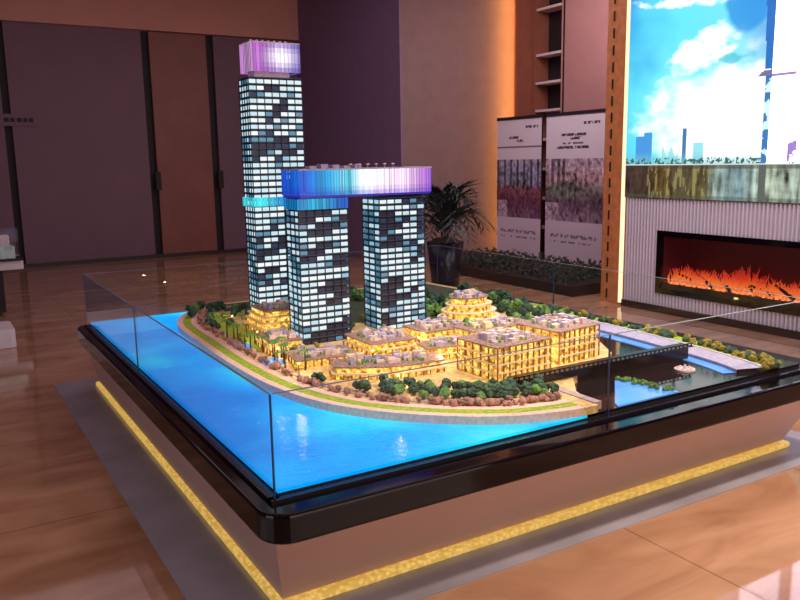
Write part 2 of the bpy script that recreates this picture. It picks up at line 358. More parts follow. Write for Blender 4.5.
# screen picture
def tvcol(a, b):
    y = 5.835-a*3.9; z = 1.152+b*2.75     # place on the wall
    n = nz(y*1.1, z*1.5, 3); n2 = nz(y*5, z*9, 8); n3 = nz(y*22, z*4, 1)
    if z < 1.47:                           # river reflections
        left = stops([(3.4, srgb(120, 140, 160)), (4.2, srgb(190, 205, 180)), (4.5, srgb(140, 170, 175)), (4.75, srgb(150, 170, 160)), (4.85, srgb(105, 98, 60)), (5.2, srgb(100, 88, 60)), (5.35, srgb(120, 96, 44)), (5.5, srgb(80, 60, 44)), (5.84, srgb(62, 46, 46))], y)
        c = [max(0, v*.72*(1+.9*n3+.6*n2)) for v in left]
        if n3 > .18 and 4.8 < y < 5.55: c = lerp(c, srgb(170, 160, 100), .4)
        if z > 1.44: c = lerp(c, srgb(60, 54, 50), .6)
        if z < 1.19: c = lerp(c, srgb(70, 76, 60), .5)
        if abs(y-4.27) < .035: c = srgb(90, 96, 90)
        return c
    if z < 1.49: return srgb(200, 215, 205)
    top = stops([(3.9, srgb(40, 150, 220)), (4.35, srgb(50, 150, 225)), (4.6, srgb(120, 225, 245)), (5.3, srgb(100, 228, 246)), (5.6, srgb(70, 190, 238)), (5.84, srgb(40, 150, 225))], y+.25*n)
    low = stops([(4.6, srgb(190, 245, 252)), (5.5, srgb(120, 238, 250)), (5.84, srgb(80, 210, 240))], y+.2*n)
    sky = lerp(low, top, sm(2.0, 2.9, z+.3*n))
    if z > 3.0: sky = lerp(sky, srgb(60, 150, 240), sm(3.0, 3.4, z))
    cl = (y-4.72)**2/.62+(z-1.80)**2/.42+1.1*n+.35*n2
    cl2 = ((y-4.95)/.35)**2+((z-2.50+.25*(y-5))/.16)**2+1.0*n2
    cl3 = ((y-5.2)/.5)**2+((z-2.95-.12*(y-5))/.045)**2+1.5*n2
    w = max(sm(1.5, .5, cl), .9*sm(1.5, .3, cl2), .75*sm(1.6, .2, cl3))
    c = lerp(sky, (1.25, 1.25, 1.25), w)
    c = lerp(c, srgb(40, 150, 225), .9*sm(1.3, .5, ((y-4.55)/.20)**2+((z-2.78)/.20)**2+1.3*n))
    c = lerp(c, srgb(60, 190, 210), .75*sm(1.2, .4, ((y-4.52)/.24)**2+((z-2.40)/.05)**2+1.2*n2))
    # skyline
    if 5.50 < y < 5.71 and z < 1.79-.03*(y > 5.6): c = srgb(70, 150, 220)
    if abs(y-5.11) < .02 and z < 1.82: c = srgb(70, 120, 170)
    if abs(y-4.95) < .06 and z < 1.68: c = srgb(150, 225, 235)
    if abs(y-5.28) < .10 and z < 1.60+.05*math.sin(y*60): c = srgb(160, 228, 235)
    if z < 1.62: c = lerp(c, srgb(120, 190, 195), sm(1.62, 1.49, z)*.7)
    if z < 1.545 and nz(y*26, z*30, 6) > -.02+(z-1.49)*4: c = srgb(60, 100, 100)
    # crane tower and pale building at the right
    if y < 4.235:
        c = (2.6, 2.4, 3.1) if not ((abs(z-2.22) < .012 and y > 4.02) or (3.98 < y < 4.06 and z < 1.75 and n2 > .0)) else srgb(160, 130, 205)
    if 4.235 < y < 4.30+.03*sm(2, 3, z):
        c = srgb(40, 110, 190) if z > 2.2 else (srgb(60, 120, 180) if n2 > -.12 else srgb(210, 240, 245))
    if abs(z-2.25) < .03 and 4.25 < y < 4.38: c = srgb(120, 110, 150) if n2 > -.05 else (1, 1, 1)
    if y < 3.95 and math.sin(y*17) > .55: c = srgb(150, 150, 200)
    return c
tv = thing('wall_screen', 'huge lit wall screen showing a cloudy blue sky above a river', 'screen', (FX, 3.9, 1.15))
o = colgrid('screen_picture', (-.012, 1.935, .002), (0, -3.9, 0), (0, 0, 2.75), 340, 240, tvcol, M['screen'], tv)
pbox('screen_body', M['gap'], tv, -.010, .029, -1.97, 1.938, 0, 2.76)
tv['label'] = 'huge lit wall screen showing a cloudy blue sky above a river'

# fireplace
fp = thing('electric_fireplace', 'long black electric fireplace with red flames set in the fluted wall', 'fireplace', (FX, 0, 0))
bm = bmesh.new()
for b in ((-.004, .03, 2.86, 5.40, .775, .83), (-.004, .03, 2.86, 5.40, .20, .25), (-.004, .03, 5.34, 5.40, .25, .775), (-.004, .03, 2.86, 2.92, .25, .775)): box(bm, *b)
obj('frame', bm, M['black'], fp)
bm = bmesh.new(); box(bm, .40, .42, 2.91, 5.355, .24, .795); box(bm, .04, .42, 2.91, 5.355, .78, .795); box(bm, .04, .42, 5.345, 5.36, .24, .78); box(bm, .04, .42, 2.905, 2.92, .24, .78)
obj('firebox', bm, M['fireback'], fp)
pbox('ember_bed', M['log'], fp, .04, .40, 2.92, 5.345, .24, .30)
bm = bmesh.new()
for k in range(420):
    y = R.uniform(2.96, 5.31); x = R.uniform(.06, .2); s = R.uniform(.008, .02)
    tube(bm, (x, y, .295), (x, y+R.uniform(-.01, .01), .295+s*1.2), s, s*.5, 5)
e_ = obj('embers', bm, M['ember'], fp); e_['kind'] = 'stuff'
for k in range(11):
    bm = bmesh.new(); y = 3.05+k*.21
    tube(bm, (R.uniform(.08, .2), y-.12, .32), (R.uniform(.12, .26), y+.12, .36+R.uniform(0, .06)), .018, .012, 9); obj('log', bm, M['log'], fp, smooth=True)
bm = bmesh.new()
for k in range(1000):
    y = R.uniform(2.94, 5.32); x = R.uniform(.1, .36); h = R.uniform(.03, .13)*(1.3+1.2*nz(y*2.5, 0)); w = R.uniform(.005, .013)
    pts = [Vector((x, y, .30)), Vector((x+R.uniform(-.01, .01), y+R.uniform(-.02, .02), .30+h*.5)), Vector((x, y+R.uniform(-.05, .05), .30+h))]
    tube(bm, pts[0], pts[1], w, w*.8, 5); tube(bm, pts[1], pts[2], w*.8, .002, 5)
f_ = obj('flames', bm, M['flame'], fp); f_['kind'] = 'stuff'

# printed boards (banners)
def banner(y0, y1, label, seed):
    t = thing('printed_board', label, 'banner', (7.55, (y0+y1)/2, 0)); w = (y1-y0)/2
    def col(a, b):
        n = nz(a*5+seed, b*8, 2); n2 = nz(a*22+seed, b*30, 5); base = srgb(222, 212, 226)
        if b > .72:
            c = base
            if abs(b-.945) < .009 and .66 < a < .92 and n2 > -.25: c = srgb(70, 62, 78)
            if abs(b-.875) < .008 and .28 < a < (.7 if seed else .5) and n2 > -.3: c = srgb(78, 68, 86)
            if abs(b-.848) < .008 and .42 < a < .62 and n2 > -.3: c = srgb(70, 60, 78)
            if seed and abs(b-.79) < .010 and .2 < a < .76 and n2 > -.25: c = srgb(64, 54, 74)
            if seed and abs(b-.815) < .006 and .3 < a < .66 and n2 > -.2: c = srgb(100, 90, 106)
            if not seed and abs(b-.805) < .004: c = srgb(120, 106, 120)
            return c
        if b > .30:   # interior photograph
            q = (b-.30)/.42
            if seed: c = stops([(0, srgb(120, 100, 118)), (.3, srgb(76, 58, 74)), (.5, srgb(96, 92, 92)), (.7, srgb(140, 116, 122)), (1, srgb(142, 128, 146))], q)
            else: c = stops([(0, srgb(96, 70, 92)), (.3, srgb(78, 40, 62)), (.5, srgb(104, 62, 72)), (.6, srgb(104, 108, 130)), (.9, srgb(110, 108, 132)), (1, srgb(140, 128, 146))], q)
            if q > .52 and not seed and math.sin(a*42) > .55: c = srgb(62, 52, 72)
            if seed and q > .55 and .06 < a < .36 and math.sin(a*60) > 0: c = srgb(76, 66, 80)
            if seed and (a-.34)**2/.08+(q-.5)**2/.02 < 1: c = srgb(84, 88, 84)
            if a < .24 and q < .3: c = srgb(140, 124, 142)
            return [max(0, v*1.8*(1+1.1*n2+.5*n)) for v in c]
        c = srgb(220, 204, 222)
        if abs(b-.20) < .012 and n2 > -.05 and .1 < a < .9: c = srgb(130, 112, 134)
        if abs(b-.16) < .006 and n2 > .0 and .1 < a < .9: c = srgb(134, 116, 138)
        return c
    colgrid('print', (-.013, w, .09), (0, -2*w, 0), (0, 0, 2.04), 90, 170, col, M['print'], t)
    pbox('panel', M['gap'], t, -.012, .012, -w, w, .08, 2.14)
    pbox('top_rail', M['gap'], t, -.02, .02, -w, w, 2.13, 2.175)
    pbox('base', M['gap'], t, -.1, .1, -w, w, 0, .085)
    bm = bmesh.new(); tube(bm, (.03, 0, .05), (.03, 0, 2.14), .012); obj('support_pole', bm, M['metal'], t)
banner(8.63, 9.64, 'left of the two tall printed display boards, beside the taupe wall', 0)
banner(7.42, 8.53, 'right of the two tall printed display boards, beside the timber panel', 3.7)

# low planter of dark shrubs in front of the boards
pt = thing('planter', 'low dark planter of shrubs at the foot of the printed boards', 'planter', (6.95, 7.9, 0))
pbox('planter_box', M['basebd'], pt, -.75, .35, -1.35, 1.55, 0, .12)
bm = bmesh.new()
for k in range(2600):
    c = Vector((R.uniform(-.74, .34), R.uniform(-1.33, 1.53), R.uniform(.1, .24))); d = Vector((R.uniform(-1, 1), R.uniform(-1, 1), R.uniform(.1, 1))).normalized()
    s = d.orthogonal().normalized()*.02; L = R.uniform(.04, .09)
    vs = [bm.verts.new(p) for p in (c, c+d*L*.5+s, c+d*L, c+d*L*.5-s)]; bm.faces.new(vs)
obj('foliage', bm, M['hedge'], pt)['kind'] = 'stuff'

# potted palm
pp = thing('potted_palm', 'dark potted palm standing before the taupe wall behind the towers', 'plant', (5.18, 7.6, 0))
bm = bmesh.new(); tube(bm, (0, 0, 0), (0, 0, .62), .15, .22, 24); obj('pot', bm, M['pot'], pp, smooth=True)
bm = bmesh.new(); tube(bm, (0, 0, .60), (0, 0, .66), .19, .12, 16)
for k in range(6):
    a = k*1.05; tube(bm, (.03*math.cos(a), .03*math.sin(a), .6), (.06*math.cos(a), .06*math.sin(a), .9), .014, .01, 6)
obj('stem', bm, M['trunk'], pp)
for k in range(34):
    bm = bmesh.new(); a = k*2.4; reach = R.uniform(.22, .66); h = R.uniform(.15, .52); up = .66+R.uniform(0, .25)
    P = []
    for i in range(11):
        s = i/10; P.append(Vector((math.cos(a)*reach*s, math.sin(a)*reach*s, up+h*math.sin(s*2.2)*.9-(.25*s*s if reach > .45 else 0))))
    for p, q in zip(P, P[1:]): tube(bm, p, q, .006, .005, 5)
    side = Vector((-math.sin(a), math.cos(a), 0))
    for i in range(2, 11):
        L = .25*math.sin(i/11*math.pi)**.6; d = (P[i]-P[i-1]).normalized()
        for sg in (-1, 1):
            tip = P[i]+(side*sg*.75+d*.8+Vector((0, 0, -.15))).normalized()*L
            vs = [bm.verts.new(x) for x in (P[i], P[i]*.5+tip*.5+d*.022, tip, P[i]*.5+tip*.5-d*.022)]; bm.faces.new(vs)
    obj('frond', bm, M['plantleaf'], pp)

# left edge: white counter and its things
ct = thing('display_counter', 'dark counter with a thick white top at the left edge', 'counter', (.0, 9.2, 0))
pbox('countertop', M['white'], ct, -1.2, .82, -.1, .5, .50, .60, bevel=.01)
pbox('body', M['gap'], ct, -1.15, .62, -.02, .46, .05, .50)
pbox('plinth', M['basebd'], ct, -1.1, .58, .0, .44, 0, .05)
gb = thing('glass_display_box', 'small greenish glass display box on the white counter top', 'display box', (.61, 9.2, .60))
pbox('base', M['gap'], gb, -.4, .20, -.16, .16, 0, .02)
pbox('block', M['cyangl'], gb, -.36, .14, -.12, .12, .02, .15, bevel=.008)
pbox('upper_block', M['rooft'], gb, -.30, .10, -.08, .08, .14, .26, bevel=.01)
bm = bmesh.new(); box(bm, -.39, .18, -.155, -.150, .02, .34); box(bm, .175, .18, -.15, .15, .02, .34); obj('glass_cover', bm, M['glass'], gb)
bm = bmesh.new(); prism(bm, rrect(-.9, .56, -.25, .25, .05), .0, .16); o = obj('low_plinth', bm, M['white'], loc=(0, 7.75, 0), bevel=.008)
tag(o, 'low white plinth on the floor at the left edge', 'plinth')
sg = thing('wall_sign', 'small dark lettered sign on the mauve wall at the far left', 'sign', (1.2, 13.57, 2.28))
pbox('plate', M['wallm'], sg, -.6, .42, -.012, .008, -.09, .09)
for x0, x1, z0, z1 in ((-.5, -.42, -.03, .03), (-.36, -.3, -.03, .03), (-.05, .02, -.03, .03), (.04, .1, -.03, .03), (.13, .2, -.03, .03), (.22, .28, -.03, .03), (.3, .36, -.03, .03)): pbox('letter', M['gap'], sg, x0, x1, -.02, -.012, z0, z1)

# ---------------------------------------------------------------- the display table
sbox('trim_7', M['inlay'], .66, 4.1, 2.19, 6.0, 0, .004)
tb = thing('display_table', 'large display table with taupe base and gloss black rim in the room centre', 'table', (0, 0, 0))
bm = bmesh.new()
prism(bm, [(.93, 2.39), (3.80, 2.39), (3.80, 5.77), (.93, 5.77)], .045, .385, [(.84, 2.20), (3.84, 2.20), (3.84, 5.62), (.84, 5.62)])
obj('cabinet', bm, M['boxf'], tb)
pbox('toe_kick', M['gap'], tb, .97, 3.76, 2.43, 5.73, .004, .045)
bm = bmesh.new(); prism(bm, rrect(.79, 3.92, 2.125, 5.67, .10), .38, .482); obj('rim', bm, M['black'], tb, bevel=.012)
bm = bmesh.new(); prism(bm, rrect(.91, 3.85, 2.365, 5.80, .02), .006, .034)
o = obj('light_rope', bm, M['goldled'], tb, bevel=.01); o['label'] = 'beaded gold light rope around the foot'

GX0, GX1, GY0, GY1 = .855, 3.72, 2.235, 5.58
# glass case
gc = thing('glass_case', 'open topped clear glass screen standing around the city model', 'glass case', (0, 0, .482))
t_ = .010; gz0, gz1 = .010, .358
def pane(*b):
    g = pbox('glass_panel', M['glass'], gc, *b)
    pbox('polished_edge', M['edge'], g, b[0], b[1], b[2], b[3], gz1+.0002, gz1+.0016); return g
for a, b in ((GX0+.012, 2.333), (2.341, GX1-.012)): pane(a, b, GY0, GY0+t_, gz0, gz1); pane(a, b, GY1-t_, GY1, gz0, gz1)
for a, b in ((GY0+.012, 4.103), (4.111, GY1-.012)): pane(GX0, GX0+t_, a, b, gz0, gz1); pane(GX1-t_, GX1, a, b, gz0, gz1)
for x, y in ((GX0, GY0), (GX1-.01, GY0), (GX0, GY1-.01), (GX1-.01, GY1-.01)): pbox('corner_seam', M['seam'], gc, x+.002, x+.008, y+.002, y+.008, gz0, gz1)
for x, y in ((2.334, GY0+.001), (2.334, GY1-.009), (GX0+.001, 4.104), (GX1-.009, 4.104)):
    dx, dy = (.004, .008) if x == 2.334 else (.008, .004)
    pbox('panel_seam', M['seam'], gc, x, x+dx, y, y+dy, gz0, gz1)
bm = bmesh.new()
for b in ((GX0-.012, GX1+.012, GY0-.012, GY0+.022), (GX0-.012, GX1+.012, GY1-.022, GY1+.012), (GX0-.012, GX0+.022, GY0, GY1), (GX1-.022, GX1+.012, GY0, GY1)): box(bm, *b, 0, .012)
obj('base_channel', bm, M['chan'], gc)

# model board: water, black acrylic, land
X0, X1, Y0, Y1 = GX0+.024, GX1-.024, GY0+.024, GY1-.024
ZW, ZL = .512, .545
mb = thing('model_board', 'city model baseboard with glowing blue water and land inside the glass', 'model', (0, 0, 0))
SH = [(1.74, Y1), (1.60, 5.47), (1.42, 5.26), (1.30, 4.93), (1.27, 4.37), (1.255, 3.81), (1.276, 3.32), (1.357, 2.95), (1.504, 2.69), (1.706, 2.48), (1.906, 2.345), (2.10, 2.28), (2.22, Y0)]
def smooth(P, n=6):
    out = []
    for i in range(len(P)-1):
        p0 = Vector(P[max(i-1, 0)]); p1 = Vector(P[i]); p2 = Vector(P[i+1]); p3 = Vector(P[min(i+2, len(P)-1)])
        for k in range(n):
            t = k/n
            out.append(tuple(.5*((2*p1)+(-p0+p2)*t+(2*p0-5*p1+4*p2-p3)*t*t+(-p0+3*p1-3*p2+p3)*t**3)))
    return out+[P[-1]]
SHs = smooth(SH)
def offs(P, d):
    out = []
    for i, p in enumerate(P):
        a = Vector(P[max(i-1, 0)]); b = Vector(P[min(i+1, len(P)-1)]); t = (b-a).normalized()
        out.append((p[0]-t.y*d, p[1]+t.x*d))    # left of travel = towards the land
    return out
def strip(name, P, d0, d1, z, m, parent=mb, th=.006, y0=Y0, y1=Y1):
    A = offs(P, d0); B = offs(P, d1); cl = lambda p: (min(max(p[0], X0), X1), min(max(p[1], y0), y1))
    bm = bmesh.new()
    la = [[bm.verts.new((*cl(p), zz)) for p in Q] for Q, zz in ((A, z), (B, z), (A, z-th), (B, z-th))]
    for i in range(len(P)-1):
        for f in ((la[0][i], la[0][i+1], la[1][i+1], la[1][i]), (la[2][i], la[2][i+1], la[0][i+1], la[0][i]), (la[1][i], la[1][i+1], la[3][i+1], la[3][i])):
            try: bm.faces.new(f)
            except ValueError: pass
    return obj(name, bm, m, parent)
pbox('baseboard', M['gap'], mb, X0, X1, Y0, Y1, .483, .500)
bm = bmesh.new(); prism(bm, [(X0, Y0), (2.24, Y0), (2.24, 2.5), (1.9, 3), (1.9, Y1), (X0, Y1)], .500, ZW); obj('water', bm, M['water'], mb)
bm = bmesh.new(); prism(bm, [(2.24, Y0), (X1, Y0), (X1, Y1), (1.9, Y1), (1.9, 3), (2.24, 2.5)], .500, ZW); o = obj('dark_water', bm, M['acryl'], mb); o['label'] = 'glossy black unlit water area'
LAND = SHs[::-1]   # from front to back, then close on the right side
LR = [(1.74, Y1), (3.55, Y1), (3.62, 4.9), (3.56, 4.2), (3.40, 3.60), (3.16, 3.12), (3.00, 2.86), (2.78, 2.72), (2.50, 2.62), (2.36, 2.45), (2.30, Y0)]
bm = bmesh.new(); prism(bm, LAND+LR[1:][::1], .500, ZL); obj('land', bm, M['land'], mb)
strip('shore_edge', SHs, -.002, .034, ZL+.002, M['prom'], th=.04)
strip('lawn_strip', SHs, .034, .085, ZL+.0015, M['lawn'])
strip('promenade', SHs, .085, .125, ZL+.003, M['prom'])
strip('inner_path', SHs, .165, .195, ZL+.003, M['path'])
# retaining wall / viaduct across the front right, dark
bm = bmesh.new(); box(bm, 2.16, 3.32, 2.635, 2.655, ZW, .590); box(bm, 2.16, 3.32, 2.605, 2.685, .584, .590)
for k in range(39): box(bm, 2.165+k*.03, 2.172+k*.03, 2.608, 2.612, .590, .602)
box(bm, 2.16, 3.32, 2.607, 2.613, .602, .606); tag(obj('model_viaduct', bm, M['chan']), 'thin dark viaduct with railings crossing the dark water of the model', 'model bridge')
# outer ring road, canal and hedge at the right
RD = smooth([(3.42, Y0+.02), (3.47, 2.45), (3.52, 2.8), (3.55, 3.2), (3.56, 3.7), (3.58, 4.3)])
strip('ring_road', RD, -.0, .14, .530, M['lilac'], th=.02)
strip('road_edge', RD, -.012, .0, .534, M['white'], th=.024)
strip('canal', RD, .145, .215, .516, M['pool'], th=.004)
strip('verge', RD, -.12, -.012, .527, M['lawn'], th=.014)
bm = bmesh.new(); prism(bm, [(2.42, 2.262), (2.80, 2.262), (2.78, 2.44), (2.70, 2.55), (2.44, 2.30)], .512, .518); obj('pond', bm, M['pool'], mb)
for x, y, s in ((1.425, 4.14, .062), (1.43, 3.70, .07)):
    bm = bmesh.new(); prism(bm, rrect(x-s*.5, x+s, y-s, y+s*1.2, .02), ZL-.002, ZL+.004); obj('pool', bm, M['pool'], mb)
bm = bmesh.new(); prism(bm, [(1.48+.0, 4.0), (1.62, 4.0), (1.62, 5.3), (1.52, 5.2), (1.46, 4.8)], ZL-.003, ZL+.0015); obj('green_patch', bm, M['lawn'], mb)
bm = bmesh.new(); prism(bm, [(2.30, 2.28), (2.34, 2.28), (2.34, 2.6), (2.30, 2.6)], ZL-.03, ZL+.004); obj('quay', bm, M['path'], mb)

bm = bmesh.new(); prism(bm, [(2.25, 4.35), (2.62, 4.15), (3.1, 4.15), (3.50, 3.95), (3.56, 4.9), (3.50, 5.50), (1.78, 5.50), (1.70, 5.22), (2.2, 5.2)], ZL-.003, ZL+.0015); obj('dark_lawn', bm, M['dlawn'], mb)
# fountain disc on the dark water
bm = bmesh.new(); tube(bm, (0, 0, 0), (0, 0, .008), .05, .05, 24); tube(bm, (0, 0, .008), (0, 0, .03), .012, .004, 8)
for k in range(9): tube(bm, (.035*math.cos(k*.7), .035*math.sin(k*.7), .008), (.03*math.cos(k*.7), .03*math.sin(k*.7), .016), .008, .004, 6)
tag(obj('model_fountain', bm, M['rooft'], loc=(3.13, 2.50, ZW)), 'small pale round fountain on the glossy black water of the model', 'fountain')

# ---------------------------------------------------------------- towers
def swirl(x, z, seed):
    'how lit the cell is: broad diagonal dark swirls'
    v = 1.1*noise.noise((x*1.1+seed, z*6.5-x*1.5, seed*1.7))+.42*noise.noise((x*1.6+3, z*23+seed, 4))+.07
    return v
def tower(name, label, x0, x1, y0, y1, z0, z1, nf, nx, ny, seed, thr=-.10):
    t = thing(name, label, 'model tower', ((x0+x1)/2, (y0+y1)/2, z0)); W_ = (x1-x0)/2; D_ = (y1-y0)/2; H = z1-z0
    pbox('core', M['towerc'], t, -W_+.012, W_-.012, -D_+.012, D_-.012, 0, H)
    fh = H/nf
    bm = bmesh.new()
    for k in range(nf+1):
        s = .004*math.sin(k*1.1+seed)
        box(bm, -W_-s, W_+s*.5, -D_-s, D_, k*fh-.0028, k*fh+.0028)
    obj('floor_slabs', bm, M['slabt'], t)
    Q = []
    def cell(face, i, n, k):
        a0 = i/n; a1 = (i+1)/n; lo = k*fh+.004; hi = k*fh+fh*.70
        if face == 'f': p = lambda a: (-W_+2*W_*a, -D_+.004)
        elif face == 'l': p = lambda a: (-W_+.004, D_-2*D_*a)
        elif face == 'r': p = lambda a: (W_-.004, -D_+2*D_*a)
        else: p = lambda a: (W_-2*W_*a, D_-.004)
        u = a0 if face in 'fb' else -a0*.6
        v = swirl(u*1.3+(0 if face in 'fl' else 5), k/nf*2.2, seed)
        g = .06; A = a0+g/n*1; B = a1-g/n*1
        q = [(*p(A), lo), (*p(B), lo), (*p(B), hi), (*p(A), hi)]
        r_ = R.random()
        if v > thr+.02: c = lerp(srgb(190, 225, 235), (.95, 1.0, 1.0), r_*.9) if r_ > .04 else srgb(110, 140, 160)
        elif v > thr-.12: c = srgb(90, 140, 165) if r_ > .45 else srgb(34, 44, 74)
        else: c = srgb(22, 26, 50) if r_ > .06 else srgb(150, 190, 215)
        if face in 'lr': c = lerp(c, srgb(90, 170, 200), .35)
        Q.append((q, c))
    for k in range(nf):
        for i in range(nx): cell('f', i, nx, k); cell('b', i, nx, k)
        for i in range(ny): cell('l', i, ny, k); cell('r', i, ny, k)
    colmesh('windows', Q, M['win'], t)
    bm = bmesh.new()
    for i in range(nx+1):
        x = -W_+2*W_*i/nx
        box(bm, x-.0022, x+.0022, -D_-.001, -D_+.006, 0, H); box(bm, x-.0022, x+.0022, D_-.006, D_+.001, 0, H)
    for i in range(1, ny):
        y = -D_+2*D_*i/ny
        box(bm, -W_-.001, -W_+.006, y-.0022, y+.0022, 0, H); box(bm, W_-.006, W_+.001, y-.0022, y+.0022, 0, H)
    obj('mullions', bm, M['mull'], t)
    return t, W_, D_, H
def curtain(name, parent, x0, x1, y0, y1, z0, z1, pitch, fn):
    'glowing curtain of vertical fins around a box; fn(position, height fraction) -> colour'
    Q = []; per = [((x0, y0), (x1, y0)), ((x1, y0), (x1, y1)), ((x1, y1), (x0, y1)), ((x0, y1), (x0, y0))]
    for (a, b) in per:
        L = math.dist(a, b); n = max(2, int(L/pitch)); dx = (b[0]-a[0])/L; dy = (b[1]-a[1])/L
        for i in range(n):
            s0 = i/n; s1 = (i+1)/n; k = (i % 2)*.004; br = .55+.55*R.random()
            for j in range(6):
                h0 = j/6; h1 = (j+1)/6
                pa = (a[0]+(b[0]-a[0])*s0, a[1]+(b[1]-a[1])*s0); pb = (a[0]+(b[0]-a[0])*s1, a[1]+(b[1]-a[1])*s1)
                off = (dy*k, -dx*k); pa = (pa[0]+off[0], pa[1]+off[1]); pb = (pb[0]+off[0], pb[1]+off[1])
                c = fn(((pa[0]-x0)/(x1-x0), (pa[1]-y0)/(y1-y0)), (h0+h1)/2); c = [v*br for v in c]
                Q.append(([(*pa, z0+(z1-z0)*h0), (*pb, z0+(z1-z0)*h0), (*pb, z0+(z1-z0)*h1), (*pa, z0+(z1-z0)*h1)], c))
    return colmesh(name, Q, M['win'], parent)
# tall tower
t1, w, d, h = tower('model_tower', 'tallest tower of the city model with a glowing purple crown', 1.845, 2.215, 4.92, 5.10, ZL, 2.10, 38, 7, 4, 2.3, -.06)
pbox('neck', M['rooft'], t1, -w*.72, w*.6, -d*.7, d*.6, h, h+.05)
pbox('crown_core', M['towerc'], t1, -w+.034, w-.026, -d+.01, d-.01, h+.045, h+.215)
def c1(p, q):
    g = math.exp(-((p[0]-.60)/.27)**2-((q-.52)/.36)**2); base = stops([(0, srgb(200, 110, 215)), (.3, srgb(180, 90, 205)), (.8, srgb(120, 90, 215)), (1, srgb(80, 62, 170))], p[0])
    if p[0] < .02: base = srgb(215, 160, 220)
    return lerp(base, (1.5, 1.35, 1.6), min(1, g*1.15))
curtain('crown', t1, -w+.018, w-.012, -d-.012, d+.002, h+.035, h+.215, .012, c1)
bm = bmesh.new(); box(bm, -w+.016, w-.010, -d-.014, d+.004, h+.215, h+.222)
for k in range(7): tube(bm, (-w+.05+k*.04, -.03, h+.222), (-w+.05+k*.04, -.03, h+.24), .008)
obj('crown_roof', bm, M['rooft'], t1)
def ccy(p, q): return lerp(srgb(20, 150, 220), srgb(60, 240, 250), .5+.5*math.sin(p[0]*7+1))
curtain('sky_band', t1, -w-.010, w+.002, -d-.010, d+.010, 1.275-ZL, 1.335-ZL, .014, ccy)
# the two front towers
t2, w, d, h = tower('model_tower', 'nearest tower of the city model, under the blue end of the sky bridge', 1.73, 2.03, 3.95, 4.13, ZL, 1.300, 21, 6, 3, 6.1, -.05)
def cb(p, q): return lerp(srgb(0, 70, 200), srgb(20, 190, 235), .5+.4*math.sin(p[0]*5))
curtain('sky_band', t2, -w-.004, w+.002, -d-.004, d+.004, h, h+.058, .011, cb)
pbox('upper_core', M['towerc'], t2, -w+.006, w-.006, -d+.006, d-.006, h-.004, h+.062)
t3, w, d, h = tower('model_tower', 'right tower of the city model, under the purple end of the sky bridge', 2.285, 2.60, 4.036, 4.25, ZL, 1.340, 22, 6, 3, 9.4, -.05)
pbox('upper_core', M['towerc'], t3, -w+.006, w-.006, -d+.006, d-.006, h-.004, h+.022)
# sky bridge resting across both
bx0, bx1, by0, by1 = 1.735, 2.585, 3.935, 4.18
sb = thing('sky_bridge', 'long glowing blue to purple bridge block across the two front towers', 'model bridge', ((bx0+bx1)/2, (by0+by1)/2, 1.362))
w = (bx1-bx0)/2; d = (by1-by0)/2
def cbr(p, q):
    c = stops([(0, srgb(30, 80, 220)), (.05, srgb(0, 105, 225)), (.2, srgb(10, 165, 235)), (.36, srgb(70, 220, 240)), (.46, (1.2, 1.3, 1.4)), (.62, (1.35, 1.05, 1.35)), (.8, (1.3, .9, 1.3)), (.92, srgb(225, 150, 240)), (1, srgb(140, 80, 225))], p[0])
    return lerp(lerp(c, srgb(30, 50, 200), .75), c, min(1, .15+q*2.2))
curtain('light_curtain', sb, -w, w, -d, d, .012, .150, .0085, cbr)
pbox('deck', mat('violet_soffit', srgb(50, 40, 120), .3, emit=srgb(46, 40, 160), es=.7), sb, -w+.004, w-.004, -d+.004, d-.004, 0, .014)
bm = bmesh.new(); box(bm, -w-.003, w+.003, -d-.003, d+.003, .150, .158); obj('roof', bm, M['lilac'], sb)
bm = bmesh.new()
for k in range(5): box(bm, -.35+k*.07, -.31+k*.07, -.10, -.04, .158, .158+R.uniform(.012, .028))
obj('roof_plant_room', bm, M['lilac'], sb)
for k in range(6):
    bm = bmesh.new(); x = -.10+k*.055; tube(bm, (x, -.1, .158), (x, -.1, .178), .002); tube(bm, (x, -.1, .176), (x, -.1, .182), .013, .006, 8); obj('parasol', bm, M['rooft'], sb)

